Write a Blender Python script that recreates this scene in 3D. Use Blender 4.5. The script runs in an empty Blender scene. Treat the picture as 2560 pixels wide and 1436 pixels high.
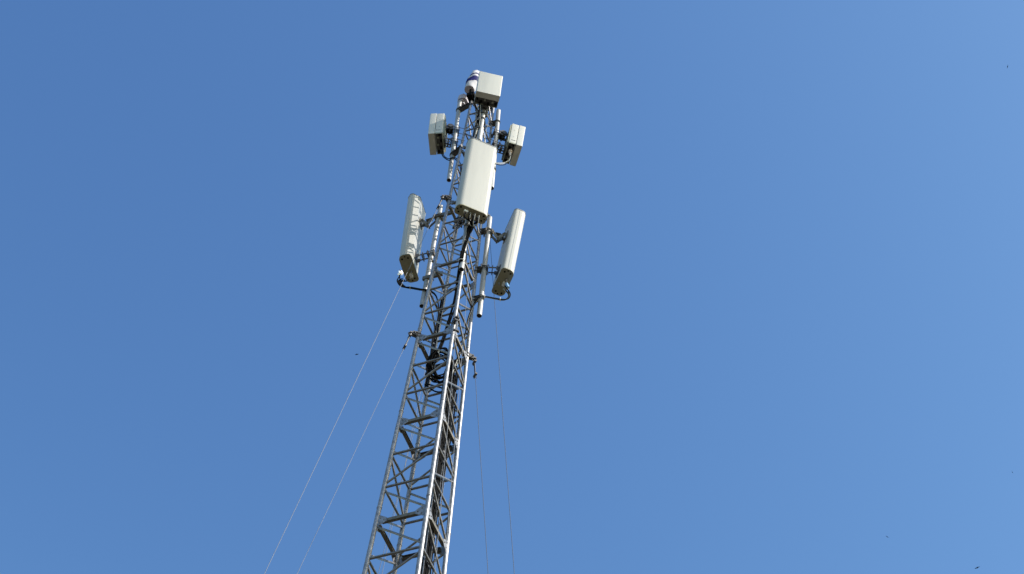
import bpy, math, random
from mathutils import Vector, Matrix
R = math.radians
random.seed(7)
sc = bpy.context.scene
col = sc.collection

# ------------------------------------------------------------------ camera
EYE = 1.6
FPX = 3801.8                                   # focal length in pixels of a 2560 px wide picture
AX = Vector((0.99706757, -0.06345111, 0.04278046))   # picture right
AY = Vector((0.07652588, 0.82671434, -0.55739321))   # picture down
AZ = Vector((0.0, 0.55903252, 0.82914573))           # viewing direction
AX = AX.normalized(); AZ = AZ.normalized()
cd = bpy.data.cameras.new('camera')
cam = bpy.data.objects.new('camera', cd); col.objects.link(cam)
UP = AX.cross(AZ)                               # = picture up
UP = -AY if UP.dot(AY) > 0 else UP
X = AX; Zb = -AZ; Y = Zb.cross(X).normalized(); X = Y.cross(Zb)
cam.matrix_world = Matrix(((X.x, Y.x, Zb.x, 0), (X.y, Y.y, Zb.y, 0), (X.z, Y.z, Zb.z, EYE), (0, 0, 0, 1)))
cd.sensor_width = 36; cd.lens = FPX * 36 / 2560
cd.clip_end = 20000; cd.clip_start = 0.05
sc.camera = cam

# ------------------------------------------------------------------ sky and sun
SUN_EL = R(42)
SUN_AZ = R(-22.2)              # direction towards the sun, in the ground plane
sund = Vector((math.cos(SUN_AZ) * math.cos(SUN_EL), math.sin(SUN_AZ) * math.cos(SUN_EL), math.sin(SUN_EL)))
w = bpy.data.worlds.new('World'); sc.world = w; w.use_nodes = True
nt = w.node_tree
bg = nt.nodes['Background']
sky = nt.nodes.new('ShaderNodeTexSky'); sky.sky_type = 'NISHITA'; sky.sun_disc = False
sky.sun_elevation = SUN_EL; sky.sun_rotation = math.pi / 2 - SUN_AZ
sky.altitude = 0; sky.air_density = 1.0; sky.dust_density = 0.8; sky.ozone_density = 1.0
# camera-like grading of the clear sky: per-channel contrast and white balance
sep = nt.nodes.new('ShaderNodeSeparateColor'); comb = nt.nodes.new('ShaderNodeCombineColor')
nt.links.new(sky.outputs['Color'], sep.inputs['Color'])
for ch, pw, gain in (('Red', 1.42, .945), ('Green', 1.28, 1.18), ('Blue', 0.98, 1.631)):
    a = nt.nodes.new('ShaderNodeMath'); a.operation = 'POWER'; a.inputs[1].default_value = pw
    b = nt.nodes.new('ShaderNodeMath'); b.operation = 'MULTIPLY'; b.inputs[1].default_value = gain
    nt.links.new(sep.outputs[ch], a.inputs[0]); nt.links.new(a.outputs[0], b.inputs[0]); nt.links.new(b.outputs[0], comb.inputs[ch])
nt.links.new(comb.outputs['Color'], bg.inputs['Color'])
bg.inputs['Strength'].default_value = 0.12
sl = bpy.data.lights.new('sun', 'SUN'); sl.energy = 5.0; sl.angle = R(0.5); sl.color = (1.0, 0.955, 0.88)
so = bpy.data.objects.new('sun', sl); col.objects.link(so)
so.rotation_euler = sund.to_track_quat('Z', 'Y').to_euler(); so.location = (60, -30, 60)
sc.view_settings.view_transform = 'Standard'; sc.view_settings.look = 'None'
sc.view_settings.gamma = 1; sc.view_settings.use_curve_mapping = False
sc.view_settings.exposure = 0.23

# ------------------------------------------------------------------ materials
def mat(name, base, rough=0.5, metal=0.0, var=0.12, scale=14.0, bump=0.0, spec=0.5, streak=False):
    m = bpy.data.materials.new(name); m.use_nodes = True
    n = m.node_tree.nodes; l = m.node_tree.links
    b = n['Principled BSDF']
    tc = n.new('ShaderNodeTexCoord'); mp = n.new('ShaderNodeMapping')
    if streak: mp.inputs['Scale'].default_value = (1, 1, 0.12)
    l.new(tc.outputs['Object'], mp.inputs['Vector'])
    no = n.new('ShaderNodeTexNoise'); no.inputs['Scale'].default_value = scale
    no.inputs['Detail'].default_value = 6; no.inputs['Roughness'].default_value = 0.62
    l.new(mp.outputs['Vector'], no.inputs['Vector'])
    cr = n.new('ShaderNodeValToRGB')
    cr.color_ramp.elements[0].position = 0.32; cr.color_ramp.elements[1].position = 0.70
    lo = [max(0, c * (1 - var)) for c in base]; hi = [min(1, c * (1 + var)) for c in base]
    cr.color_ramp.elements[0].color = (*lo, 1); cr.color_ramp.elements[1].color = (*hi, 1)
    l.new(no.outputs['Fac'], cr.inputs['Fac']); l.new(cr.outputs['Color'], b.inputs['Base Color'])
    b.inputs['Roughness'].default_value = rough; b.inputs['Metallic'].default_value = metal
    b.inputs['Specular IOR Level'].default_value = spec
    if bump:
        bp = n.new('ShaderNodeBump'); bp.inputs['Strength'].default_value = bump; bp.inputs['Distance'].default_value = 0.004
        l.new(no.outputs['Fac'], bp.inputs['Height']); l.new(bp.outputs['Normal'], b.inputs['Normal'])
    return m

M = {
    'galv':   mat('galvanised_steel', (0.30, 0.295, 0.305), 0.40, 0.42, 0.42, 16, 0.10),
    'galvd':  mat('brown_galvanised_steel', (0.155, 0.14, 0.115), 0.6, 0.15, 0.30, 18, 0.15),  # darker, browner steel for channel beams and brackets
    'galvb':  mat('weathered_shade_bracing_steel', (0.205, 0.195, 0.20), 0.36, 0.48, 0.35, 18, 0.12),  # weathered steel, base darkened further to paint in the shade on struts and braces
    'pipe':   mat('dip_galvanised_pipe', (0.37, 0.365, 0.36), 0.46, 0.2, 0.18, 10, 0.05, streak=True),
    'bore_shade':   mat('pipe_bore_shade', (0.012, 0.011, 0.012), 0.9, 0, 0.3, 10),
    'radome': mat('antenna_radome', (0.465, 0.455, 0.42), 0.42, 0, 0.07, 4, 0.0, streak=True),
    'endcap': mat('antenna_end_plate', (0.29, 0.27, 0.19), 0.6, 0, 0.10, 12),  # olive shade of the underside is put into the plate's colour
    'trim':   mat('grey_plastic_trim', (0.20, 0.22, 0.25), 0.6, 0, 0.1, 20),
    'case':   mat('radio_case', (0.585, 0.57, 0.525), 0.45, 0, 0.07, 5, streak=True),
    'caseu':  mat('radio_cast_body', (0.30, 0.31, 0.25), 0.6, 0, 0.12, 14),
    'dark':   mat('black_rubber', (0.005, 0.005, 0.006), 0.8, 0, 0.4, 30, 0, 0.06),
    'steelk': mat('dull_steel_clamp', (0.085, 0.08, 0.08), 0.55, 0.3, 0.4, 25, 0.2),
    'white':  mat('white_plastic', (0.78, 0.77, 0.75), 0.5, 0, 0.05, 12),
    'pale':   mat('pale_cable_sheath', (0.36, 0.36, 0.33), 0.6, 0, 0.1, 20),
    'pink':   mat('pinkish_plastic', (0.74, 0.62, 0.55), 0.5, 0, 0.06, 20),
    'chrome': mat('polished_connector_cap', (0.98, 0.92, 0.93), 0.4, 1.0, 0.02, 8),
    'wire':   mat('zinc_guy_strand', (0.115, 0.13, 0.16), 0.6, 0.1, 0.15, 60),
    'wired':  mat('dark_guy_strand', (0.07, 0.075, 0.09), 0.7, 0.1, 0.15, 60),  # darker strand for the right-hand guys
    'wrap':   mat('white_wrapping', (0.50, 0.49, 0.53), 0.85, 0, 0.10, 9, 0.6),
    'lilac':  mat('lilac_shade_plastic', (0.42, 0.38, 0.43), 0.6, 0, 0.08, 12),  # lilac of the shaded faces, put into the base colour
    'blue':   mat('deep_blue_print', (0.005, 0.007, 0.11), 0.7, 0, 0.1, 12, 0, 0.2),
    'cyan':   mat('light_blue_tag', (0.22, 0.42, 0.72), 0.5, 0, 0.1, 12),
    'bird':   mat('dark_feathers', (0.006, 0.006, 0.008), 1.0, 0, 0.3, 20, 0, 0.0),
    'concrete': mat('concrete', (0.36, 0.35, 0.33), 0.9, 0, 0.2, 6, 0.4),
    'ground': mat('dry_grass_ground', (0.062, 0.052, 0.030), 0.95, 0, 0.45, 0.6, 0.3),
}

# ------------------------------------------------------------------ mesh helpers
class MB:
    def __init__(s): s.v = []; s.f = []
    def add(s, vs, fs):
        o = len(s.v); s.v += [Vector(p) for p in vs]; s.f += [tuple(i + o for i in f) for f in fs]; return s
    def box(s, c, a, b, d, sa, sb, sd):        # centre, three unit axes, three full sizes
        c = Vector(c); a = Vector(a) * sa / 2; b = Vector(b) * sb / 2; d = Vector(d) * sd / 2
        vs = [c + a * i + b * j + d * k for i in (-1, 1) for j in (-1, 1) for k in (-1, 1)]
        fs = [(0, 1, 3, 2), (4, 6, 7, 5), (0, 4, 5, 1), (2, 3, 7, 6), (0, 2, 6, 4), (1, 5, 7, 3)]
        if a.cross(b).dot(d) < 0: fs = [f[::-1] for f in fs]
        return s.add(vs, fs)
    def tube(s, p, q, r, n=10, r2=None, caps=True):
        p = Vector(p); q = Vector(q); r2 = r if r2 is None else r2
        d = (q - p).normalized(); a = d.orthogonal().normalized(); b = d.cross(a)
        vs = []
        for i in range(n):
            t = 2 * math.pi * i / n; e = a * math.cos(t) + b * math.sin(t)
            vs += [p + e * r, q + e * r2]
        fs = [(2 * i, 2 * ((i + 1) % n), 2 * ((i + 1) % n) + 1, 2 * i + 1) for i in range(n)]
        if caps:
            fs.append(tuple(2 * i for i in range(n))[::-1]); fs.append(tuple(2 * i + 1 for i in range(n)))
        return s.add(vs, fs)
    def pipe(s, p, q, r, t, n=20):             # hollow pipe
        p = Vector(p); q = Vector(q); d = (q - p).normalized(); a = d.orthogonal().normalized(); b = d.cross(a)
        vs = []
        for i in range(n):
            u = 2 * math.pi * i / n; e = a * math.cos(u) + b * math.sin(u)
            vs += [p + e * r, q + e * r, q + e * (r - t), p + e * (r - t)]
        fs = []
        for i in range(n):
            j = (i + 1) % n
            for k in range(4):
                k2 = (k + 1) % 4; fs.append((4 * i + k, 4 * j + k, 4 * j + k2, 4 * i + k2))
        return s.add(vs, fs)
    def path(s, pts, r, n=8):                  # smooth cable through points
        P = [Vector(p) for p in pts]
        if len(P) > 2:
            Q = []
            for i in range(len(P) - 1):
                p0 = P[max(i - 1, 0)]; p1 = P[i]; p2 = P[i + 1]; p3 = P[min(i + 2, len(P) - 1)]
                for k in range(6):
                    t = k / 6
                    Q.append(0.5 * ((2 * p1) + (p2 - p0) * t + (2 * p0 - 5 * p1 + 4 * p2 - p3) * t * t + (3 * p1 - p0 - 3 * p2 + p3) * t ** 3))
            Q.append(P[-1]); P = Q
        vs = []; a = None
        for i, p in enumerate(P):
            d = (P[min(i + 1, len(P) - 1)] - P[max(i - 1, 0)]).normalized()
            a = d.orthogonal().normalized() if a is None else (a - d * a.dot(d)).normalized()
            b = d.cross(a)
            for j in range(n):
                t = 2 * math.pi * j / n; vs.append(p + (a * math.cos(t) + b * math.sin(t)) * r)
        fs = [(i * n + j, i * n + (j + 1) % n, (i + 1) * n + (j + 1) % n, (i + 1) * n + j) for i in range(len(P) - 1) for j in range(n)]
        fs += [tuple(range(n))[::-1], tuple(range((len(P) - 1) * n, len(P) * n))]
        return s.add(vs, fs)
    def prism(s, c, a, b, prof, d0, d1, d, s0=1, s1=1):   # profile (in a,b) extruded along d from d0 to d1
        c = Vector(c); a = Vector(a); b = Vector(b); d = Vector(d); n = len(prof)
        vs = [c + a * x * s0 + b * y * s0 + d * d0 for x, y in prof] + [c + a * x * s1 + b * y * s1 + d * d1 for x, y in prof]
        fs = [(i, (i + 1) % n, n + (i + 1) % n, n + i) for i in range(n)] + [tuple(range(n))[::-1], tuple(range(n, 2 * n))]
        area = sum(prof[i][0] * prof[(i + 1) % n][1] - prof[(i + 1) % n][0] * prof[i][1] for i in range(n))
        if (a.cross(b).dot(d) * (d1 - d0) * area) < 0: fs = [f[::-1] for f in fs]
        return s.add(vs, fs)
    def loft(s, rings, cap=True):
        n = len(rings[0]); o = []
        for r in rings: o += r
        fs = [(i * n + j, i * n + (j + 1) % n, (i + 1) * n + (j + 1) % n, (i + 1) * n + j) for i in range(len(rings) - 1) for j in range(n)]
        if cap: fs += [tuple(range(n))[::-1], tuple(range((len(rings) - 1) * n, len(rings) * n))]
        return s.add(o, fs)
    def ring(s, c, axis, r, t, n=18, frac=1.0, start=None):   # bent rod round an axis (U-bolts, bands)
        c = Vector(c); d = Vector(axis).normalized()
        a = d.orthogonal().normalized() if start is None else (Vector(start) - d * d.dot(Vector(start))).normalized()
        b = d.cross(a)
        k = int(n * frac)
        pts = [c + (a * math.cos(2 * math.pi * i / n) + b * math.sin(2 * math.pi * i / n)) * r for i in range(k + 1)]
        vs = []; m = 6
        for i, p in enumerate(pts):
            e = (p - c).normalized()
            for j in range(m):
                u = 2 * math.pi * j / m; vs.append(p + (e * math.cos(u) + d * math.sin(u)) * t)
        fs = [(i * m + j, i * m + (j + 1) % m, (i + 1) * m + (j + 1) % m, (i + 1) * m + j) for i in range(k) for j in range(m)]
        return s.add(vs, fs)

def obj(name, mb, material, parent=None, angle=38, bevel=0.0):
    root = parent
    while root is not None and root.parent is not None: root = root.parent
    off = root.location if root is not None else Vector((0, 0, 0))
    me = bpy.data.meshes.new(name)
    me.from_pydata([tuple(v - off) for v in mb.v], [], mb.f)
    me.validate(); me.update()
    import bmesh
    bm = bmesh.new(); bm.from_mesh(me); bmesh.ops.recalc_face_normals(bm, faces=bm.faces); bm.to_mesh(me); bm.free()
    me.materials.append(material)
    me.shade_smooth(); me.set_sharp_from_angle(angle=R(angle))
    o = bpy.data.objects.new(name, me); col.objects.link(o)
    if parent is not None: o.parent = parent
    if bevel:
        bv = o.modifiers.new('edge', 'BEVEL'); bv.width = bevel; bv.segments = 2; bv.limit_method = 'ANGLE'; bv.angle_limit = R(40)
    return o
def tag(o, label, cat, group=None):
    o['label'] = label; o['category'] = cat
    if group: o['group'] = group
    return o
def thing(name, label, cat, loc, group=None):
    o = bpy.data.objects.new(name, None); col.objects.link(o); o.location = Vector(loc); o.empty_display_size = 0.2
    return tag(o, label, cat, group)

# ------------------------------------------------------------------ the mast's own frame (surveyed from the photograph)
S = 2.0                                        # height of one mast section
PSI = -0.4069
U = Vector((math.cos(PSI), math.sin(PSI), 0)); V = Vector((-math.sin(PSI), math.cos(PSI), 0)); ZU = Vector((0, 0, 1))
CORN = {'W': (-1, -1), 'S': (1, -1), 'E': (1, 1), 'N': (-1, 1)}   # the four legs
K0 = -(7.0931 + EYE / S)                       # ground
def axis(k): return Vector((S * (-0.5147 + 0.0164 * k), S * 6.7376, EYE + S * (7.0931 + k)))
def hw(k): return S * (0.3448 - 0.0308 * k) / 2
def leg(n, k): a, b = CORN[n]; return axis(k) + U * a * hw(k) + V * b * hw(k)
def kz(z): return (z - EYE) / S - 7.0931
def at(px, py, yy):                            # point seen at photo pixel (px,py) that stands in the plane y = yy
    d = AX * ((px - 1280) / FPX) + (-Y) * ((py - 718) / FPX) + AZ
    return d * (yy / d.y) + Vector((0, 0, EYE))

# ------------------------------------------------------------------ ground
mb = MB(); n = 24; ext = 1500.0
mb.add([(-ext, -ext, 0), (ext, -ext, 0), (ext, ext, 0), (-ext, ext, 0)], [(0, 1, 2, 3)])
g = obj('ground', mb, M['ground']); g['kind'] = 'structure'

# ------------------------------------------------------------------ lattice mast
base = axis(K0)
mast = thing('lattice_mast', 'tall tapering four legged galvanised steel lattice mast carrying all the antennas', 'mast', (base.x, base.y, 0))
KT = 6.05
for nme in 'WSEN':
    m = MB()
    for (ka, kb, r) in ((K0 + 0.04, -4, .036), (-4, 1, .0315), (1, 3, .029), (3, 5, .0255), (5, KT, .023)):
        m.tube(leg(nme, ka), leg(nme, kb), r, 14)
    for k in range(-8, 7):                     # bolted spigot joints
        for dk in (0.13,):
            r = .036 if k < -4 else (.0315 if k < 1 else (.029 if k < 3 else (.0255 if k < 5 else .023)))
            if k + dk < KT: m.tube(leg(nme, k + dk), leg(nme, k + dk + .008), r + .004, 14)
    obj('leg', m, M['galv'], mast)
FACES = [('W', 'S'), ('S', 'E'), ('E', 'N'), ('N', 'W')]      # left leg, right leg seen from outside
low = MB()
T3 = 1 / 3
def outward(a, b):
    d = (leg(b, 0) - leg(a, 0)).normalized(); return d.cross(ZU)
for (a, b) in FACES:
    n_out = outward(a, b)
    if n_out.dot((leg(a, 0) + leg(b, 0)) / 2 - axis(0)) < 0: n_out = -n_out
    for k in range(-7, 7):
        vis = k >= 0
        # main level: folded channel between gusset plates
        p = leg(a, k); q = leg(b, k); d = (q - p).normalized(); L = (q - p).length
        if k <= 6:
            m = low if not vis else MB()
            c = (p + q) / 2; t = .004; hh = .050 if k < 3 else .040; dp = .040 if k < 3 else .032
            ln = L - .15 if L > .45 else L - .10
            cc = c + n_out * .006
            m.box(cc, d, ZU, n_out, ln, hh, t)
            m.box(cc - n_out * (dp / 2 + t / 2 + .0005) - ZU * (hh / 2 - t / 2), d, ZU, n_out, ln * .985, t, dp)
            m.box(cc - n_out * (dp / 2 + t / 2 + .0005) + ZU * (hh / 2 - t / 2), d, ZU, n_out, ln * .985, t, dp)
            if vis: obj('channel_beam', m, M['galvd'], mast, 30)
            gs = 1.0 if k < 3 else (.8 if k < 5 else .65)
            for (P, sgn) in ((p, 1), (q, -1)):
                m = low if not vis else MB()
                e = d * sgn
                prof = [(.0, -.095 * gs), (.045 * gs, -.095 * gs), (.15 * gs, -.032 * gs), (.15 * gs, .03 * gs), (.05 * gs, .10 * gs), (.0, .10 * gs)]
                m.prism(P + n_out * .012, e, ZU, prof, -.003, .003, n_out)
                for (bx, by) in ((.06, -.045), (.06, .045), (.115, .0)):
                    o_ = P + n_out * .015 + e * bx * gs + ZU * by * gs
                    m.tube(o_, o_ + n_out * .012, .009, 6)
                if vis: obj('gusset_plate', m, M['galv'], mast, 30)
        # the panels below this main level
        for j in range(3):
            ka = k - j * T3; kb = ka - T3
            if ka > KT + .01: continue
            l0, r0 = (a, b) if j % 2 == 0 else (b, a)
            seen = ka > -0.7
            m = MB() if seen else low
            P = leg(l0, ka - .035); Q = leg(r0, kb + .035)
            e = (Q - P).normalized()
            m.tube(P + e * .02 - n_out * .004, Q - e * .02 - n_out * .004, .0155 if k < 4 else .0125, 10)
            if seen: obj('brace', m, M['galvb'], mast)
            if j > 0:
                m = MB() if seen else low
                P = leg(a, ka); Q = leg(b, ka); e = (Q - P).normalized()
                m.tube(P + e * .015, Q - e * .015, .0180 if k < 4 else .0145, 10)
                if seen: obj('strut', m, M['galvb'], mast)
obj('lower_lattice', low, M['galv'], mast)
# head frame of the mast
m = MB()
for (a, b) in FACES:
    p = leg(a, KT - .015); q = leg(b, KT - .015); d = (q - p).normalized(); c = (p + q) / 2
    m.box(c, d, ZU, d.cross(ZU), (q - p).length + .02, .05, .036)
obj('head_frame', m, M['steelk'], mast, 30)
m = MB(); m.box((base.x, base.y, .16), (1, 0, 0), (0, 1, 0), ZU, 2.0, 2.0, .32)
tag(obj('concrete_footing', m, M['concrete'], None, 30, .02), 'square concrete footing carrying the four mast legs', 'footing')

# ------------------------------------------------------------------ mounting pipes
def bracket(mb_, leg_pt, pipe_pt, pipe_dir, rleg, rpipe, hgt=.09):
    """two flat stand-off plates from a leg to a pipe"""
    d = (pipe_pt - leg_pt); d = d - pipe_dir * d.dot(pipe_dir); L = d.length; d.normalize()
    s = d.cross(pipe_dir).normalized()
    c = (leg_pt + pipe_pt) / 2
    for sg in (-1, 1):
        mb_.box(c + pipe_dir * sg * hgt / 2, d, s, pipe_dir, L + .02, rpipe * 1.7, .007)
    mb_.box(c, d, s, pipe_dir, max(L - rpipe - rleg, .02), .008, hgt - .012)
    for sg in (-1, 1):
        mb_.box(leg_pt - d * (rleg + .012) + s * 0 + pipe_dir * 0, s, d, pipe_dir, rleg * 3.4, .010, hgt * .8)
        break
def ubolt(mb_, c, d, away, r):
    mb_.ring(c, d, r + .006, .006, 20, 1.0)
    s = away.cross(d).normalized()
    for sg in (-1, 1):
        p = c + s * sg * (r + .006); mb_.tube(p, p + away * (r + .07), .006, 6)

def mount_pipe(label, top, bot, r, legname, levels, arm=0.0):
    t = thing('mounting_pipe', label, 'pipe', bot, 'pipes clamped to the mast legs')
    d = (top - bot).normalized()
    m = MB(); m.pipe(bot, top, r, .005, 24)
    pp = obj('pipe', m, M['pipe'], t)
    m = MB(); m.tube(bot + d * .004, bot + d * .008, r - .0035, 20); obj('bore_shade', m, M['bore_shade'], pp)  # black disc across the mouth paints the shade inside the pipe
    m = MB(); m.tube(top - d * .012, top + d * .006, r + .001, 20); obj('cap', m, M['pipe'], pp)
    for f in levels:
        c = bot + (top - bot) * f
        lp = leg(legname, kz(c.z)); away = (lp - c); away -= d * away.dot(d); away.normalize()
        m = MB()
        if arm:                                # cross arm bolted to a bar that spans two legs
            away = U; k = kz(c.z)
            m.box(c + U * (arm / 2 - .02) - V * (r + .006), U, V, ZU, arm + .08, .010, .085)
            m.box(c + U * (arm / 2 - .02) - V * (r - .016) - ZU * .038, U, V, ZU, arm + .08, .030, .008)
            a0 = leg('W', k) - U * .042; b0 = leg('N', k) - U * .042
            m.box((a0 + b0) / 2, (b0 - a0).normalized(), U, ZU, (b0 - a0).length + .12, .012, .055)
        else: bracket(m, lp, c, d, .028, r)
        o = obj('bracket', m, M['galvd'] if arm else M['steelk'], t, 30)
        m = MB(); ubolt(m, c + d * .02, d, away, r); ubolt(m, c - d * .02, d, away, r); obj('u_bolt', m, M['steelk'], o)
    return t, d
YLW = 13.72; YLE = 13.56; YLS = 13.04
pw_top = at(1102, 517, YLW); pw_bot = at(1054.5, 766, YLW)
pe_top = at(1224.6, 546, YLE); pe_bot = at(1198, 790, YLE)
ps_top = at(1170, 545, YLS); ps_bot = at(1153.2, 674, YLS)
mount_pipe('grey pipe with dark open end clamped along the left leg behind the left panel antenna', pw_top, pw_bot, .039, 'W', (.25, .88), .27)
mount_pipe('grey pipe with dark open end standing off the right leg beside the right panel antenna', pe_top, pe_bot, .041, 'E', (.17, .46, .86))
mount_pipe('short grey pipe in front of the near leg below the middle panel antenna', ps_top, ps_bot, .041, 'S', (.30, .82))
YUW = 13.54; YUE = 13.52; YUS = 13.10
qw_top = at(1149.5, 255, YUW); qw_bot = at(1122.2, 451, YUW)
qe_top = at(1246.3, 278, YUE); qe_bot = at(1229.0, 471, YUE)
qs_top = at(1217, 226, YUS); qs_bot = at(1184.5, 432, YUS)
mount_pipe('shadow striped pipe holding the left radio box near the mast top', qw_top, qw_bot, .040, 'W', (.30, .88))
mount_pipe('pipe holding the right radio box near the mast top, partly in shade', qe_top, qe_bot, .041, 'E', (.22, .84))
mount_pipe('pipe below the top radio box running down behind the middle panel antenna', qs_top, qs_bot, .042, 'S', (.35, .62))

qs_thing = bpy.data.objects['mounting_pipe.005']
for py in (262, 271, 280, 290):
    f = (py - 226) / (432 - 226); c = qs_top + (qs_bot - qs_top) * f; dd = (qs_top - qs_bot).normalized()
    m = MB(); m.ring(c, dd, .052, .011, 20); m.ring(c - dd * .018, dd, .050, .010, 20); m.box(c + V * .06, U, V, dd, .13, .03, .035); obj('pipe_collar', m, M['steelk'], qs_thing, 30)
# ------------------------------------------------------------------ panel antennas
def rrect(w, d, rf, rb, n=7):
    """rounded rectangle: front is +y"""
    pts = []
    for (cx, cy, r, a0) in ((w / 2 - rf, d / 2 - rf, rf, 0), (-w / 2 + rf, d / 2 - rf, rf, 90), (-w / 2 + rb, -d / 2 + rb, rb, 180), (w / 2 - rb, -d / 2 + rb, rb, 270)):
        for i in range(n + 1):
            t = R(a0 + 90 * i / n); pts.append((cx + r * math.cos(t), cy + r * math.sin(t)))
    return pts
def frame(az, tilt, roll=0.0):
    N = Vector((math.cos(R(az)), math.sin(R(az)), 0))
    W = ZU.cross(N)                            # to the right as one faces the front
    Zt = ZU * math.cos(tilt) + N * math.sin(tilt)
    Zt = (Zt * math.cos(roll) + W * math.sin(roll)).normalized()
    Nt = (N - Zt * N.dot(Zt)).normalized()
    W = Zt.cross(Nt)
    return W, Nt, Zt
GP = 'sector panel antennas'
def panel(label, cbot, face, tilt, roll, H, pipe_top, pipe_bot, pr, width=.53, depth=.20, ports=(), nseg=8, seam=False):
    """cbot: centre of the bottom plate"""
    W, N, Z = frame(face, tilt, roll)
    t = thing('panel_antenna', label, 'antenna', cbot, GP)
    prof = rrect(width, depth, .088, .055, nseg) if nseg > 1 else rrect(width, depth, .062, .10, 1)
    m = MB(); m.prism(cbot, W, N, prof, .006, H, Z)
    body = obj('radome', m, M['radome'], t, 25 if nseg > 4 else 12)
    # seam where the front shell meets the back tray, both sides
    for sg in ((-1, 1) if seam else ()):
        m = MB(); m.box(cbot + W * sg * (width / 2 + .0005) + N * -.018 + Z * (H / 2), W, N, Z, .003, .006, H * .985)
        obj('seam', m, M['trim'], body)
    m = MB(); m.prism(cbot, W, N, rrect(width + .006, depth + .006, .091, .058, 8), -.014, .006, Z); bp = obj('bottom_plate', m, M['endcap'], t, 25)
    m = MB(); m.prism(cbot, W, N, rrect(width + .008, depth + .008, .092 if nseg > 1 else .064, .059 if nseg > 1 else .102, nseg), H, H + .02, Z); obj('top_cap', m, M['trim'], t, 25)
    # screw holes and blank ports on the bottom plate
    for (x, y, r) in ((-.2, .055, .016), (-.2, -.045, .016), (.2, .055, .016), (.2, -.045, .016), (-.235, .0, .012), (.235, 0, .012)):
        m = MB(); c = cbot + W * x + N * y - Z * .014
        m.tube(c, c - Z * .006, r, 12); obj('port_plug', m, M['dark'], bp)
    for (x, y, kind) in ports:
        c = cbot + W * x + N * y - Z * .014
        m = MB()
        if kind == 'box': m.box(c - Z * .03, W, N, Z, .065, .045, .06)
        else: m.tube(c, c - Z * .07, .013, 10); m.tube(c - Z * .015, c - Z * .04, .018, 6)
        obj('connector', m, M['white'] if kind == 'box' else M['galv'], bp, 30)
    # brackets from the back to the pipe
    pd = (pipe_top - pipe_bot).normalized()
    for (h, big) in ((H * .70, True), (H * .13, False)):
        back = cbot + Z * h - N * (depth / 2)
        f = (back.z - pipe_bot.z) / (pipe_top.z - pipe_bot.z)
        f = min(max(f, .02), .98)
        pc = pipe_bot + (pipe_top - pipe_bot) * f
        if not big: pc = pc
        d = (back - pc); hd = Vector((d.x, d.y, 0)).normalized(); side = hd.cross(ZU)
        br = MB()
        br.box(back - N * .006, W, Z, N, .16, .20, .010)                    # plate on the antenna back
        for sg in (-1, 1):
            br.box(back - N * .035 + W * sg * .05, W, Z, N, .006, .11, .05)
        a0 = back - N * .05; b0 = pc + hd * (pr + .03)
        if big:                                # scissor arms hanging in a V
            mid = (a0 + b0) / 2 - ZU * .16
            for sg in (-1, 1):
                for (p, q) in ((a0, mid), (b0, mid)):
                    p = p + side * sg * .045; q = q + side * sg * .035
                    dd = (q - p).normalized(); br.box((p + q) / 2, dd, side, dd.cross(side), (q - p).length + .05, .007, .055)
            br.tube(mid - side * .065, mid + side * .065, .012, 8)
            br.tube(a0 - side * .07, a0 + side * .07, .010, 8); br.tube(b0 - side * .07, b0 + side * .07, .010, 8)
            br.box((a0 + b0) / 2 + ZU * .02, (a0 - b0).normalized(), side, ZU, (a0 - b0).length * .5, .07, .008)
        else:
            for sg in (-1, 1):
                p = a0 + side * sg * .05; q = b0 + side * sg * .05
                br.box((p + q) / 2, (q - p).normalized(), side, ZU, (q - p).length, .006, .035)
            br.box((a0 + b0) / 2, (a0 - b0).normalized(), side, ZU, .012, .12, .12)
        # pipe clamp halves
        for sg in (-1, 1):
            br.box(pc + hd * sg * (pr + .012), hd, side, pd, .016, pr * 2 + .07, .10)
        for sg in (-1, 1):
            for z in (-.03, .03):
                c = pc + side * sg * (pr + .018) + pd * z; br.tube(c - hd * (pr + .035), c + hd * (pr + .04), .006, 6)
        obj('tilt_bracket' if big else 'hinge_bracket', br, M['galvd'] if big else M['steelk'], t, 30)
    return t, W, N, Z, bp
def rot(v, deg):
    c, s = math.cos(R(deg)), math.sin(R(deg)); return (v[0] * c - v[1] * s, v[0] * s + v[1] * c)
cS = Vector((-0.748, 12.76, 22.546)); cW = Vector((-1.677, 13.52, 20.363)) * 1.0237 + Vector((0, 0, EYE)); cE = Vector((-0.151, 13.60, 21.897))
_, Ws, Ns, Zs, bpS = panel('large upright white panel antenna in the middle facing the viewer, cables below', cS, -69.3, R(3.1), R(.3), 2.04, ps_top, ps_bot, .041, .533, .205,
    ports=((-.10, .03, 'box'), (-.02, .02, 'con'), (.05, .02, 'con'), (.12, .015, 'con')))
_, Ww, Nw, Zw, bpW = panel('white panel antenna at the left of the mast with lattice shadows and a glinting connector', cW, 162.1, R(2.1), R(-1.5), 2.08, pw_top, pw_bot, .040, .537, .210,
    ports=((-.12, -.01, 'box'), (-.16, .03, 'con'), (-.06, -.03, 'con')), nseg=1)
_, We, Ne, Ze, bpE = panel('white panel antenna at the right of the mast leaning out, with a white plug below', cE, 17.8, R(4.2), R(1.0), 1.97, pe_top, pe_bot, .041, .525, .215,
    ports=((.0, .02, 'box'), (-.09, .03, 'con'), (-.05, .05, 'con'), (.03, -.05, 'con')), seam=True)
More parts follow.
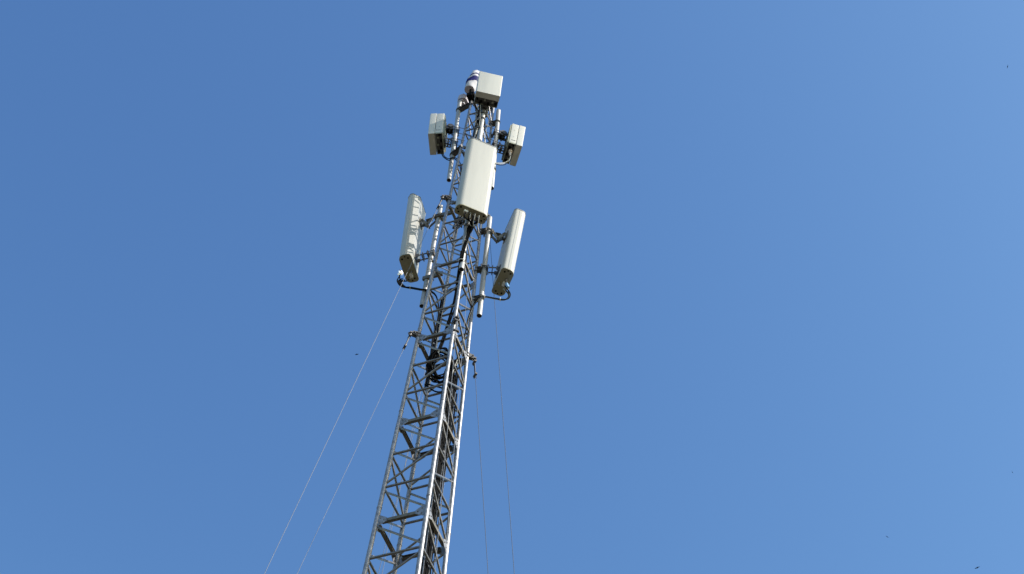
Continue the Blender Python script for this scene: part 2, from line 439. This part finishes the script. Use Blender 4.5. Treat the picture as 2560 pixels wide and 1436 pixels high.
# polished connector cap that catches the sun
gl = at(1003, 681, cW.y - .06)
m = MB(); rings = []
hv = (sund + (Vector((0, 0, EYE)) - gl).normalized()).normalized()
a_ = hv.orthogonal().normalized(); b_ = hv.cross(a_)
for (r, h) in ((.018, -.075), (.024, -.035), (.046, -.026), (.052, -.008), (.044, .0), (.020, .004), (.005, .0048)):
    rings.append([gl + (a_ * math.cos(2 * math.pi * i / 20) + b_ * math.sin(2 * math.pi * i / 20)) * r + hv * h for i in range(20)])
m.loft(rings); cc = obj('connector_cap', m, M['chrome'], bpW, 60); cc['label'] = 'polished connector cap flashing in the sun'

# ------------------------------------------------------------------ radio boxes
GR = 'radio boxes on the pipes'
def radio(label, cbot, face, tilt, roll, w, d, h, pipe_top, pipe_bot, pr, bolts=True):
    W, N, Z = frame(face, tilt, roll)
    t = thing('radio_unit', label, 'radio unit', cbot, GR)
    fd = d * .45
    # front cover
    m = MB(); m.prism(cbot + N * (d / 2 - fd / 2), W, N, rrect(w, fd, .014, .006, 4), 0, h, Z); fc = obj('front_cover', m, M['case'], t, 25)
    # body behind, slightly smaller, with a recessed connector bay below
    bd = d - fd - .008
    cb = cbot - N * (d / 2 - bd / 2)
    m = MB(); m.prism(cb, W, N, rrect(w - .012, bd, .004, .012, 4), .045, h - .004, Z)
    bo = obj('body', m, M['case'], t, 25)
    m = MB()
    th = .008
    for sg in (-1, 1): m.box(cb + W * sg * (w / 2 - .006 - th / 2) + Z * .024, W, N, Z, th, bd - .006, .04)
    m.box(cb - N * (bd / 2 - th / 2 - .003) + Z * .024, W, N, Z, w - .032, th, .04)
    obj('bay_rim', m, M['caseu'], bo, 30)
    m = MB(); m.box(cb + Z * .043, W, N, Z, w - .034, bd - .02, .003); bay = obj('connector_bay', m, M['steelk'], bo)
    # ports in the bay
    xs = (-.17, -.10, -.03, .045, .12, .18)
    for i, x in enumerate(xs):
        y = (.03, -.02, .035, -.03, .02, -.01)[i]; c = cb + W * x * (w / .45) + N * y + Z * .040
        m = MB(); m.box(c - Z * .012, W, N, Z, .045 if i % 2 else .03, .04, .028); obj('port', m, M['dark'] if i in (0, 1, 3, 5) else M['caseu'], bay, 30)
    # heat sink fins at the back
    m = MB()
    nf = 15
    for i in range(nf):
        x = (i - (nf - 1) / 2) * (w - .04) / (nf - 1)
        m.box(cbot - N * (d / 2 + .012) + W * x + Z * (h / 2), W, N, Z, .005, .024, h * .88)
    obj('heat_sink', m, M['caseu'], t, 30)
    # top lifting tab
    m = MB(); m.box(cbot + N * .0 + Z * (h + .006), W, N, Z, w * .3, .05, .012); obj('lifting_tab', m, M['trim'], t, 30, .002)
    # side handle slot and screws
    for sg in (-1, 1):
        m = MB(); m.box(cb + W * sg * (w / 2 - .0055) + Z * h * .17 + N * .01, W, N, Z, .004, bd * .6, .010); obj('slot', m, M['dark'], bo)
        m = MB()
        for z in (.34, .68): 
            c = cb + W * sg * (w / 2 - .006) + Z * h * z; m.tube(c, c + W * sg * .004, .007, 8)
        obj('side_screw', m, M['trim'], bo)
    pd = (pipe_top - pipe_bot).normalized()
    for (hh, big) in ((.74 * h, True), (.16 * h, False)):
        back = cbot + Z * hh - N * (d / 2 + .022)
        f = min(max((back.z - .03 - pipe_bot.z) / (pipe_top.z - pipe_bot.z), .03), .97)
        pc = pipe_bot + (pipe_top - pipe_bot) * f
        dd = back - pc; hd = Vector((dd.x, dd.y, 0)).normalized(); side = hd.cross(ZU); L = Vector((dd.x, dd.y, 0)).length
        br = MB()
        br.box(back - N * .006, W, Z, N, .15, .14, .012)
        for sg in (-1, 1):
            p = back + side * sg * .055; q = pc + hd * (pr + .02) + side * sg * .055
            e = (q - p).normalized(); br.box((p + q) / 2, e, side, e.cross(side), (q - p).length, .007, .11 if big else .05)
            if not big: br.box((p + q) / 2 - ZU * .10, e, side, e.cross(side), (q - p).length, .007, .03)
        if big:
            c = (back + pc) / 2 + hd * .02
            br.tube(c - side * .075 + ZU * .05, c + side * .075 + ZU * .05, .055, 14)
            br.tube(c - side * .09 - ZU * .03, c + side * .09 - ZU * .03, .014, 8)
            for sg in (-1, 1):
                br.tube(c + side * sg * .03 - ZU * .02, c + side * sg * .03 - ZU * .12, .008, 6)
        else:
            c = pc + hd * (pr + .07); br.box(c - ZU * .05, hd, side, ZU, .03, .10, .15)
        for sg in (-1, 1):
            br.box(pc + hd * sg * (pr + .014), hd, side, pd, .018, pr * 2 + .08, .13)
        for sg in (-1, 1):
            for z in (-.045, .045):
                c = pc + side * sg * (pr + .02) + pd * z; br.tube(c - hd * (pr + (.15 if z > 0 else .04)), c + hd * (pr + .045), .0055, 6)
        obj('tilt_bracket' if big else 'hinge_bracket', br, M['steelk'], t, 30)
    return t, W, N, Z, bay
# bottom-plate centres
rW = Vector((-1.590, 13.54, 26.176)); rE = Vector((-0.184, 13.62, 26.151)); rT = Vector((-0.729, 12.86, 26.775))
radio('pale radio box on the left pipe near the mast top, seen from its shaded side', rW, 172.9, R(1.7), R(.3), .448, .265, .786, qw_top, qw_bot, .040)
_, We2, Ne2, Ze2, _b = radio('bright radio box on the right pipe near the mast top with a pale connector below', rE, 12.8, R(2.7), 0, .448, .261, .77, qe_top, qe_bot, .041)
radio('square white radio box facing the viewer at the very top of the mast', rT, -80.7, R(5.3), R(.3), .449, .276, .704, qs_top, qs_bot, .042)

# ------------------------------------------------------------------ wrapped drum and small box at the mast head
wb = at(1173.5, 226, 13.35); wt = at(1193, 181, 13.35)
ax_ = (wt - wb); Lw = ax_.length; az_ = ax_.normalized(); e1 = (AX - az_ * AX.dot(az_)).normalized(); e2 = az_.cross(e1)
dr = thing('wrapped_drum', 'white wrapped drum with two dark blue bands behind the top radio box', 'antenna', wb)
def drum_r(f):
    pts = ((0, .098), (.05, .104), (.25, .112), (.5, .120), (.75, .104), (.9, .082), (1.0, .05))
    for (a, ra), (b, rb) in zip(pts, pts[1:]):
        if a <= f <= b: return ra + (rb - ra) * (f - a) / (b - a)
    return pts[-1][1]
def ring_pts(f, grow=0, n=28, wob=.006, lean=0.0):
    out = []; f_ = f
    for i in range(n):
        t = 2 * math.pi * i / n; f = f_ + lean * math.cos(t); r = drum_r(min(max(f, 0), 1)) + grow + (wob * math.sin(3 * t + f * 9) + .004 * math.sin(7 * t - f * 14) + .003 * math.sin(11 * t + f * 23)) * (1 if f > .1 else 0)
        out.append(wb + az_ * f * Lw + (e1 * math.cos(t) + e2 * math.sin(t)) * r)
    return out
m = MB(); m.loft([ring_pts(f) for f in (.012, .05, .12, .2, .3, .4, .5, .6, .7, .8, .9, 1.0)]); obj('drum', m, M['wrap'], dr, 50)
m = MB(); m.loft([ring_pts(f, -.004) for f in (-.02 + .02, .011)]); obj('end_disc', m, M['lilac'], dr)  # shade on the drum's end painted as a lilac disc
for (f0, f1) in ((.27, .49), (.61, .68)):
    m = MB(); m.loft([ring_pts(f0 + (f1 - f0) * i / 5, .003, lean=.10) for i in range(6)], cap=False); obj('blue_band', m, M['blue'], dr, 60)
m = MB(); p = wb + az_ * Lw; m.tube(p - e1 * .03, p - e1 * .03 + az_ * .05, .028, 10, .02); m.tube(p - e1 * .03 + az_ * .04, p - e1 * .09 + az_ * .045, .012, 8)
obj('spout', m, M['wrap'], dr)
m = MB(); q = at(1179, 243, 13.35); m.box(q, U, V, ZU, .15, .16, .12); m.box(q + ZU * -.07, U, V, ZU, .09, .2, .04); m.tube(q, wb + az_ * .1, .03, 8); obj('mount', m, M['dark'], dr, 30, .004)
jb = at(1158, 252, 13.58)
jn = thing('junction_box', 'small pale box with slanted corners behind the left pipe head, lilac shade in its colour', 'box', jb)
m = MB(); m.prism(jb, U, V, rrect(.19, .21, .05, .05, 1), -.09, .08, ZU); m.prism(jb, U, V, rrect(.19, .21, .05, .05, 1), .08, .135, ZU, 1, .55); obj('housing', m, M['lilac'], jn, 20)
m = MB(); m.tube(jb - ZU * .08, jb - ZU * .17, .045, 12); m.box(jb + V * .02 - U * .0 - ZU * .11, U, V, ZU, .06, .20, .04); obj('mount', m, M['lilac'], jn, 30)

# ------------------------------------------------------------------ guy wires
GG = 'guy wires staying the mast'
def guy(label, nme, k, rad, bright):
    a, b = CORN[nme]; d = (U * a + V * b).normalized()
    anc = axis(K0 + .05) + d * rad; anc.z = .12
    p = leg(nme, k)
    t = thing('guy_wire', label, 'guy wire', anc, GG)
    rl = .029
    ld = (leg(nme, k + .1) - leg(nme, k - .1)).normalized()
    m = MB()
    for z in (-.035, .035):
        m.tube(p + ld * (z - .014), p + ld * (z + .014), rl + .010, 14)
    s = d.cross(ld).normalized()
    m.box(p + d * (rl + .035), d, s, ld, .075, .055, .085)
    m.tube(p + d * (rl + .05) - s * .055, p + d * (rl + .05) + s * .055, .010, 8)
    m.tube(p - s * .05 + d * .02, p - s * .05 + d * .06, .016, 6)
    obj('leg_clamp', m, M['steelk'], t, 30)
    st = p + d * (rl + .085) + ld * .01
    w_ = (anc - st).normalized()
    m = MB()
    m.ring(st + w_ * .045, s, .038, .007, 14)
    m.box(st + w_ * .02, w_, s, w_.cross(s), .03, .06, .05)
    obj('shackle', m, M['steelk'], t)
    m = MB(); q0 = st + w_ * .085; q1 = st + w_ * .40
    m.tube(q0, q1, .011, 8)
    for sg in (-1, 1): m.tube(q0 + w_ * .07 + s * sg * .014, q1 - w_ * .07 + s * sg * .014, .005, 6)
    tb = obj('turnbuckle', m, M['wire'] if bright else M['steelk'], t)
    for q in (q0 + w_ * .02, q1):
        m = MB(); m.box(q, w_, s, w_.cross(s), .028, .085, .035); m.tube(q - s * .04 - w_ * .02, q - s * .04 + w_ * .03, .010, 6); obj('cable_grip', m, M['steelk'], tb, 30)
    m = MB(); m.path([q1, q1 + w_ * .06 + s * .02, q1 + w_ * .11 + s * .035], .005, 6)
    m.tube(q1, anc, .0028 if (nme == 'W' and k < 3) else .0034, 6); obj('strand', m, M['wire'] if bright else M['wired'], t)
    return anc
anchors = {}
for (n_, k, rad, br, lab) in (
    ('W', 2.05, 3.43, True, 'pale guy wire with turnbuckle running down left from the left leg, lower of two'),
    ('W', 4.08, 3.54, True, 'pale guy wire running down left past the left panel antenna, upper of two'),
    ('E', 2.05, 3.16, False, 'dark guy wire with turnbuckle hanging from a clamp on the right leg, lower of two'),
    ('E', 4.08, 3.40, False, 'dark guy wire running down right past the right panel antenna, upper of two'),
    ('S', 2.09, 2.72, True, 'guy wire running down close along the bright near leg from a clamp above the coil'),
    ('S', 4.0, 2.95, True, 'guy wire running down across the right mast face from below the middle antenna'),
    ('N', 2.05, 4.60, True, 'thin guy wire behind the mast leaving the far leg, lower of two'),
    ('N', 4.08, 2.40, True, 'thin guy wire behind the mast leaving the far leg, upper of two')):
    anchors.setdefault(n_, []).append(guy(lab, n_, k, rad, br))
for n_, where in (('W', 'left'), ('E', 'right'), ('S', 'nearest'), ('N', 'farthest')):
    c = (anchors[n_][0] + anchors[n_][1]) / 2; d = abs((anchors[n_][0] - anchors[n_][1]).length)
    m = MB(); e = (axis(K0) - c); e.z = 0; e.normalize(); m.box((c.x, c.y, .09), e, e.cross(ZU), ZU, d + .5, .4, .18)
    tag(obj('anchor_block', m, M['concrete'], None, 30, .02), 'concrete anchor block holding the %s pair of guy wires' % where, 'anchor', 'guy anchors')

# ------------------------------------------------------------------ cables
# feeder bundle up the inside of the mast
fb = thing('feeder_cables', 'bundle of black feeder cables climbing inside the mast behind its right face', 'cables', axis(K0) + ZU * .4)
def fpos(k, u, v):                             # point inside the mast
    return leg('S', k) + V * (hw(k) * 2 * .46) - U * (.05) + U * u + V * v
lanes = []
for row in range(3):
    for i in range(6):
        lanes.append((-.040 * row - .006 * (i % 2), (i - 2.5) * .036 + .012 * row))
for i, (u, v) in enumerate(lanes):
    ktop = (1.75, 1.62, 1.7, 1.5, 1.66, 1.8)[i % 6] - .06 * (i // 6)
    pts = []
    k = K0 + .25
    while k < ktop:
        sh = 1.1 if k < .6 else 1.1 + .35 * (k - .6)
        pts.append(fpos(k, u + random.uniform(-.006, .006), v * sh + random.uniform(-.007, .007))); k += .55
    pts.append(fpos(ktop, u, v * 1.2))
    m = MB(); m.path(pts, .0125 if i % 3 else .0155, 8); obj('cable', m, M['dark'], fb)
for i in range(7):                             # tails spreading towards the right leg below the coil
    kt = (1.72, 1.5, 1.62, 1.35, 1.75, 1.55, 1.42)[i]; vv = .09 + .028 * i
    pts = [fpos(kt, -.03 + .01 * (i % 3), vv + .01), fpos(kt - .3, -.02, vv + .015 * (i % 2)), fpos(.85, -.03, vv * .85), fpos(.45, -.05, vv * .6 + .02), fpos(.05, -.06, vv * .45), fpos(-.8, -.07, vv * .4), fpos(-2.0, -.07, vv * .4)]
    m = MB(); m.path(pts, .011, 8); obj('cable', m, M['dark'], fb)
for vv in (-.135, .02, .135):
    m = MB(); pts = [fpos(k / 2, .012, vv + (.012 if vv == .02 else 0)) for k in range(int(2 * K0) + 1, 4)]
    for a0, b0 in zip(pts, pts[1:]): m.box((a0 + b0) / 2, (b0 - a0).normalized(), V, U, (b0 - a0).length, .006, .014)
    obj('ladder_rail', m, M['galv'], fb, 30)
for i in range(14):
    k = -2.2 + i * .27
    if k > 1.5: break
    m = MB()
    c = fpos(k, -.04, .0); m.box(c + U * .030, U, V, ZU, .012, .25, .022); m.box(c + U * .046 + V * random.uniform(-.08, .08), U, V, ZU, .02, .035, .03)
    obj('cable_clamp', m, M['galv'], fb, 30)
# coil of spare cable
cl = at(1100, 917, 13.40)
co = thing('cable_coil', 'coil of spare black cable tied inside the mast between the guy clamps', 'cable coil', cl)
cn = (Vector((.30, -.80, -.35))).normalized(); ca = cn.orthogonal().normalized(); cb_ = cn.cross(ca)
for i in range(11):
    m = MB(); rr = .175 + random.uniform(-.05, .05); off = cn * random.uniform(-.075, .075) + U * random.uniform(-.02, .02); sx = random.uniform(.78, .92)
    # an oval loop, long axis upright
    up_ = (ZU - cn * ZU.dot(cn)).normalized(); sd = cn.cross(up_)
    pts = [cl + off + up_ * math.cos(2 * math.pi * j / 16 + i) * rr * 1.25 + sd * math.sin(2 * math.pi * j / 16 + i) * rr * sx + Vector([random.uniform(-.014, .014) for _ in range(3)]) for j in range(15 + i % 3)]
    m.path(pts, .011, 8); obj('loop', m, M['dark'], co)
for t_ in (.6, 2.4, 4.4):
    m = MB(); c = cl + up_ * math.cos(t_) * .225 + sd * math.sin(t_) * .155; tg = (-up_ * math.sin(t_) * 1.25 + sd * math.cos(t_) * .85).normalized()
    m.ring(c, tg, .058, .006, 14); m.box(c + cn * .062, up_, sd, cn, .03, .022, .01); obj('cable_tie', m, M['white'], co)
m = MB(); m.path([cl - up_ * .22 - sd * .1, cl - up_ * .36 - sd * .14, cl - up_ * .42 - sd * .02, cl - up_ * .36 + sd * .14, at(1120, 975, 13.36)], .011, 8); obj('loose_end', m, M['dark'], co)

def jumper(label, sets, tie=None, name='jumper_cables'):
    t = thing(name, label, 'cables', sets[0][0][0])
    for pts, r, mm in sets:
        m = MB(); m.path(pts, r, 8); obj('cable', m, M[mm], t)
    for (c, d, r) in (tie or ()):
        m = MB(); m.ring(c, d, r, .004, 14); m.ring(c + d.normalized() * .008, d, r, .004, 14); obj('cable_tie', m, M['white'], t)
    return t
# middle antenna: connectors -> bundle along the short pipe -> inside the mast
sets = []
for i in range(7):
    x = (-.10, -.03, .03, .06, .10, .12, .13)[i]
    c = cS + Ws * x + Ns * .02 - Zs * .08
    o = Vector((random.uniform(-.02, .02), random.uniform(-.015, .015), 0))
    pts = [c, c - ZU * .12, at(1180 - i, 566, 12.86) + o, at(1170, 590, 12.94) + o, at(1160, 620, 12.97) + o, at(1153, 650, 13.0) + o, at(1147, 690, 13.14) + o, at(1143, 730, 13.22) + o * 1.4, at(1136, 765, 13.3) + o * 1.5,
           at(1124, 800, 13.38) + o, at(1108, 850, 13.45) + o, at(1092, 890, 13.42) + o]
    sets.append((pts, .0135, 'dark'))
for i, (px, py) in enumerate(((1188, 534), (1198, 539), (1177, 530))):
    c = at(px, py, 12.72); sets.append(([c, c - ZU * .10, at(px - 5, py + 25, 12.78), at(1184 - 3 * i, 566, 12.84)], .0045, 'pale'))
b_at = at(1163, 606, 12.98); bd_ = at(1170, 590, 12.94) - at(1155, 640, 12.99)
b2 = at(1154, 654, 13.02)
jumper('thick black cable bundle hanging from the middle antenna down along the short pipe', sets, [(b_at, bd_, .045), (b2, bd_, .050)])
# left antenna
sets = []
for i, (px, py) in enumerate(((1000, 690), (1006, 697), (1012, 700), (1018, 703), (998, 688))):
    y0 = cW.y - .02; yy = y0 + .012 * (i - 2)
    c = at(px, py, yy); o = Vector((0, .012 * (i - 2), .010 * (i - 2)))
    low1 = at(993 + 2.5 * i, 703 + i, yy) ; low2 = at(1004 + 3 * i, 717 + i * .5, yy)
    sets.append(([c, low1, low2, at(1027, 720, y0) + o, at(1052, 724.5, 13.70) + o, at(1075, 728, 13.66) + o, at(1092, 745, 13.6) + o, at(1096, 790, 13.6) + o * 2, at(1082, 850, 13.6) + o * 2, at(1076, 900, 13.55) + o * 2], .010, 'dark'))
jumper('black cables looping from under the left antenna across to its pipe and the mast', sets, [(at(1025, 720, cW.y - .02), AX, .030)])
# right antenna
sets = []
for i, (px, py) in enumerate(((1262, 715), (1266, 716), (1268, 722), (1264, 726), (1258, 722))):
    y1 = cE.y; yy = y1 + .012 * (i - 2); c = at(px, py, yy); o = Vector((0, .010 * (i - 2), .009 * (i - 2)))
    tail = [at(1236, 746.5, y1) + o, at(1212, 742.5, 13.52) + o, at(1200, 745, 13.46) + o, at(1190, 755, 13.5) + o * 2, at(1182, 768, 13.56) + o * 2, at(1170, 800, 13.6) + o * 3, at(1160, 850, 13.62) + o * 3, fpos(1.55, -.05, .02 * i)]
    sets.append(([c, at(1275 - i, 733 + i, yy), at(1272 - i, 746, yy), at(1258, 750, y1) + o] + tail, .009, 'dark' if i in (0, 2, 3) else 'pale'))
sets.append(([at(1266, 710, cE.y - .02), at(1270, 720, cE.y - .02)], .030, 'cyan'))
jumper('black and white cables looping from under the right antenna back to the right leg', sets, [(at(1250, 749, cE.y), AX, .028), (at(1211, 742, 13.50), AX, .030)])
# left radio box
sets = [([at(1104, 384, rW.y), at(1108, 392, rW.y), at(1117, 399, 13.45), at(1124, 401, 13.42), at(1130, 396, 13.44), at(1141, 401, 13.48), at(1152, 425, 13.5), at(1147, 470, 13.55)], .010, 'dark'),
        ([at(1107, 385, rW.y), at(1113, 393, rW.y), at(1122, 397, 13.43), at(1132, 394, 13.46), at(1143, 398, 13.5), at(1154, 420, 13.5), at(1149, 465, 13.55)], .008, 'dark')]
jumper('pair of short black cables from the left radio box to its pipe', sets)
# right radio box
c0 = at(1277, 366, rE.y - .07); c1 = at(1276, 381, rE.y - .07)
sets = [([c1, at(1276, 392, rE.y - .07), at(1272, 403, rE.y - .05), at(1262, 409, rE.y - .02), at(1250, 410.5, 13.5), at(1236, 409, 13.4), at(1215, 412, 13.3)], .006, 'pale'),
        ([c1, at(1275, 395, rE.y - .04), at(1266, 405, rE.y - .02), at(1252, 408, 13.52), at(1236, 407, 13.42), at(1215, 410, 13.3)], .0055, 'pale'),
        ([at(1272, 398, rE.y), at(1264, 411, rE.y), at(1250, 413, 13.5), at(1236, 410, 13.4), at(1215, 413, 13.3)], .007, 'dark')]
t = jumper('two pale cables curving from the right radio box connector back behind the middle antenna', sets)
m = MB(); m.tube(c0 + ZU * .02, c0 - ZU * .02, .024, 12); m.tube(c0 - ZU * .02, c1, .036, 14); m.tube(c1, c1 - ZU * .12, .020, 10); obj('connector', m, M['pink'], t)
# top radio box
sets = [([at(1198, 256, 12.95), at(1200, 275, 13.0), at(1202, 292, 13.02), at(1199, 308, 13.03), at(1197, 325, 13.08), at(1190, 345, 13.2), at(1184, 390, 13.35)], .012, 'dark'),
        ([at(1201, 262, 12.93), at(1200.5, 283, 12.98), at(1200, 300, 13.0), at(1197, 318, 13.05), at(1193, 335, 13.2), at(1188, 375, 13.3)], .0045, 'pale'),
        ([at(1185, 255, 13.0), at(1190, 268, 13.05), at(1197, 280, 13.1), at(1203, 300, 13.15), at(1198, 330, 13.25), at(1190, 385, 13.35)], .010, 'dark'),
        ([at(1220, 268, 13.0), at(1217, 285, 13.1), at(1222, 300, 13.2), at(1216, 325, 13.3), at(1208, 375, 13.35)], .0045, 'pale')]
jumper('loose black and pale cables hanging under the top radio box beside its pipe', sets)
sets = []
for i in range(9):
    a = axis(6.0) + U * random.uniform(-.10, .12) + V * random.uniform(-.12, .10)
    pts = [a + ZU * random.uniform(.0, .12)]
    for k in (5.75, 5.45, 5.1, 4.7, 4.3, 3.9):
        pts.append(axis(k) - U * (hw(k) * .35) + V * (hw(k) * .55) + U * random.uniform(-.07, .07) + V * random.uniform(-.07, .07))
    sets.append((pts, (.012, .009, .014)[i % 3], 'dark' if i % 4 else 'pale'))
jumper('tangle of black and pale cables running down inside the top of the mast', sets)
# thin earth cables along the far leg
sets = []
for i in range(3):
    pts = [leg('N', k) - U * (.02 - .02 * i) - V * (.05 + .012 * (i % 2)) for k in (2.9, 2.6, 2.3, 2.0, 1.75)]
    sets.append((pts, .009, 'dark'))
jumper('thin black cables strapped along the far leg above the coil', sets)

# ------------------------------------------------------------------ birds
def bird(label, px, py, dist, span, ang, fold):
    d = AX * ((px - 1280) / FPX) - Y * ((py - 718) / FPX) + AZ
    c = Vector((0, 0, EYE)) + d.normalized() * dist
    ex = (AX * math.cos(R(ang)) - (-Y) * math.sin(R(ang))).normalized()      # along the wings as seen
    fw = (Vector((.3, .5, .2)) - ex * Vector((.3, .5, .2)).dot(ex)).normalized(); up = ex.cross(fw)
    m = MB()
    # body
    rings = []
    for (f, r) in ((-.34, .01), (-.26, .05), (-.1, .092), (.06, .10), (.17, .07), (.22, .055), (.27, .058), (.31, .04), (.35, .006)):
        rings.append([c + fw * f * span * .55 + (ex * math.cos(2 * math.pi * i / 10) + up * math.sin(2 * math.pi * i / 10)) * r * span for i in range(10)])
    m.loft(rings)
    for sg in (-1, 1):
        secs = []
        for (x, ch, y, z) in ((.03, .30, .02, .0), (.2, .30, .06, .06 * fold), (.36, .22, .0, .03 * fold), (.5, .05, -.10, -.04 * fold)):
            o = c + ex * sg * x * span + fw * y * span + up * z * span
            secs.append([o + fw * ch * span / 2, o + up * .012 * span, o - fw * ch * span / 2, o - up * .008 * span])
        m.loft(secs)
    m.add([c - fw * .12 * span - ex * .03 * span, c - fw * .12 * span + ex * .03 * span, c - fw * .34 * span + ex * .09 * span, c - fw * .34 * span - ex * .09 * span,
           c - fw * .12 * span - ex * .03 * span + up * .01 * span, c - fw * .12 * span + ex * .03 * span + up * .01 * span, c - fw * .34 * span + ex * .09 * span + up * .006 * span, c - fw * .34 * span - ex * .09 * span + up * .006 * span],
          [(0, 1, 2, 3), (7, 6, 5, 4), (0, 4, 5, 1), (2, 6, 7, 3), (1, 5, 6, 2), (0, 3, 7, 4)])
    m.v = [v - c for v in m.v]
    o = obj('bird', m, M['bird']); o.location = c
    tag(o, label, 'bird', 'birds in the sky')
bird('dark bird with spread wings low in the sky at bottom right, the largest of them', 2443, 1420, 132, .46, 22, 1)
bird('tiny dark bird alone in the sky to the left of the mast', 892, 886.5, 165, .42, 12, .4)
bird('tiny dark bird high in the sky at the right edge above the others', 2519, 167, 165, .40, 75, .4)
bird('tiny dark bird at the right edge in the lower sky, steeply banked', 2531, 1181, 165, .42, -62, .4)
bird('tiny dark bird in the lower right sky, up left of the largest bird', 2218, 1342.5, 160, .42, -35, .4)
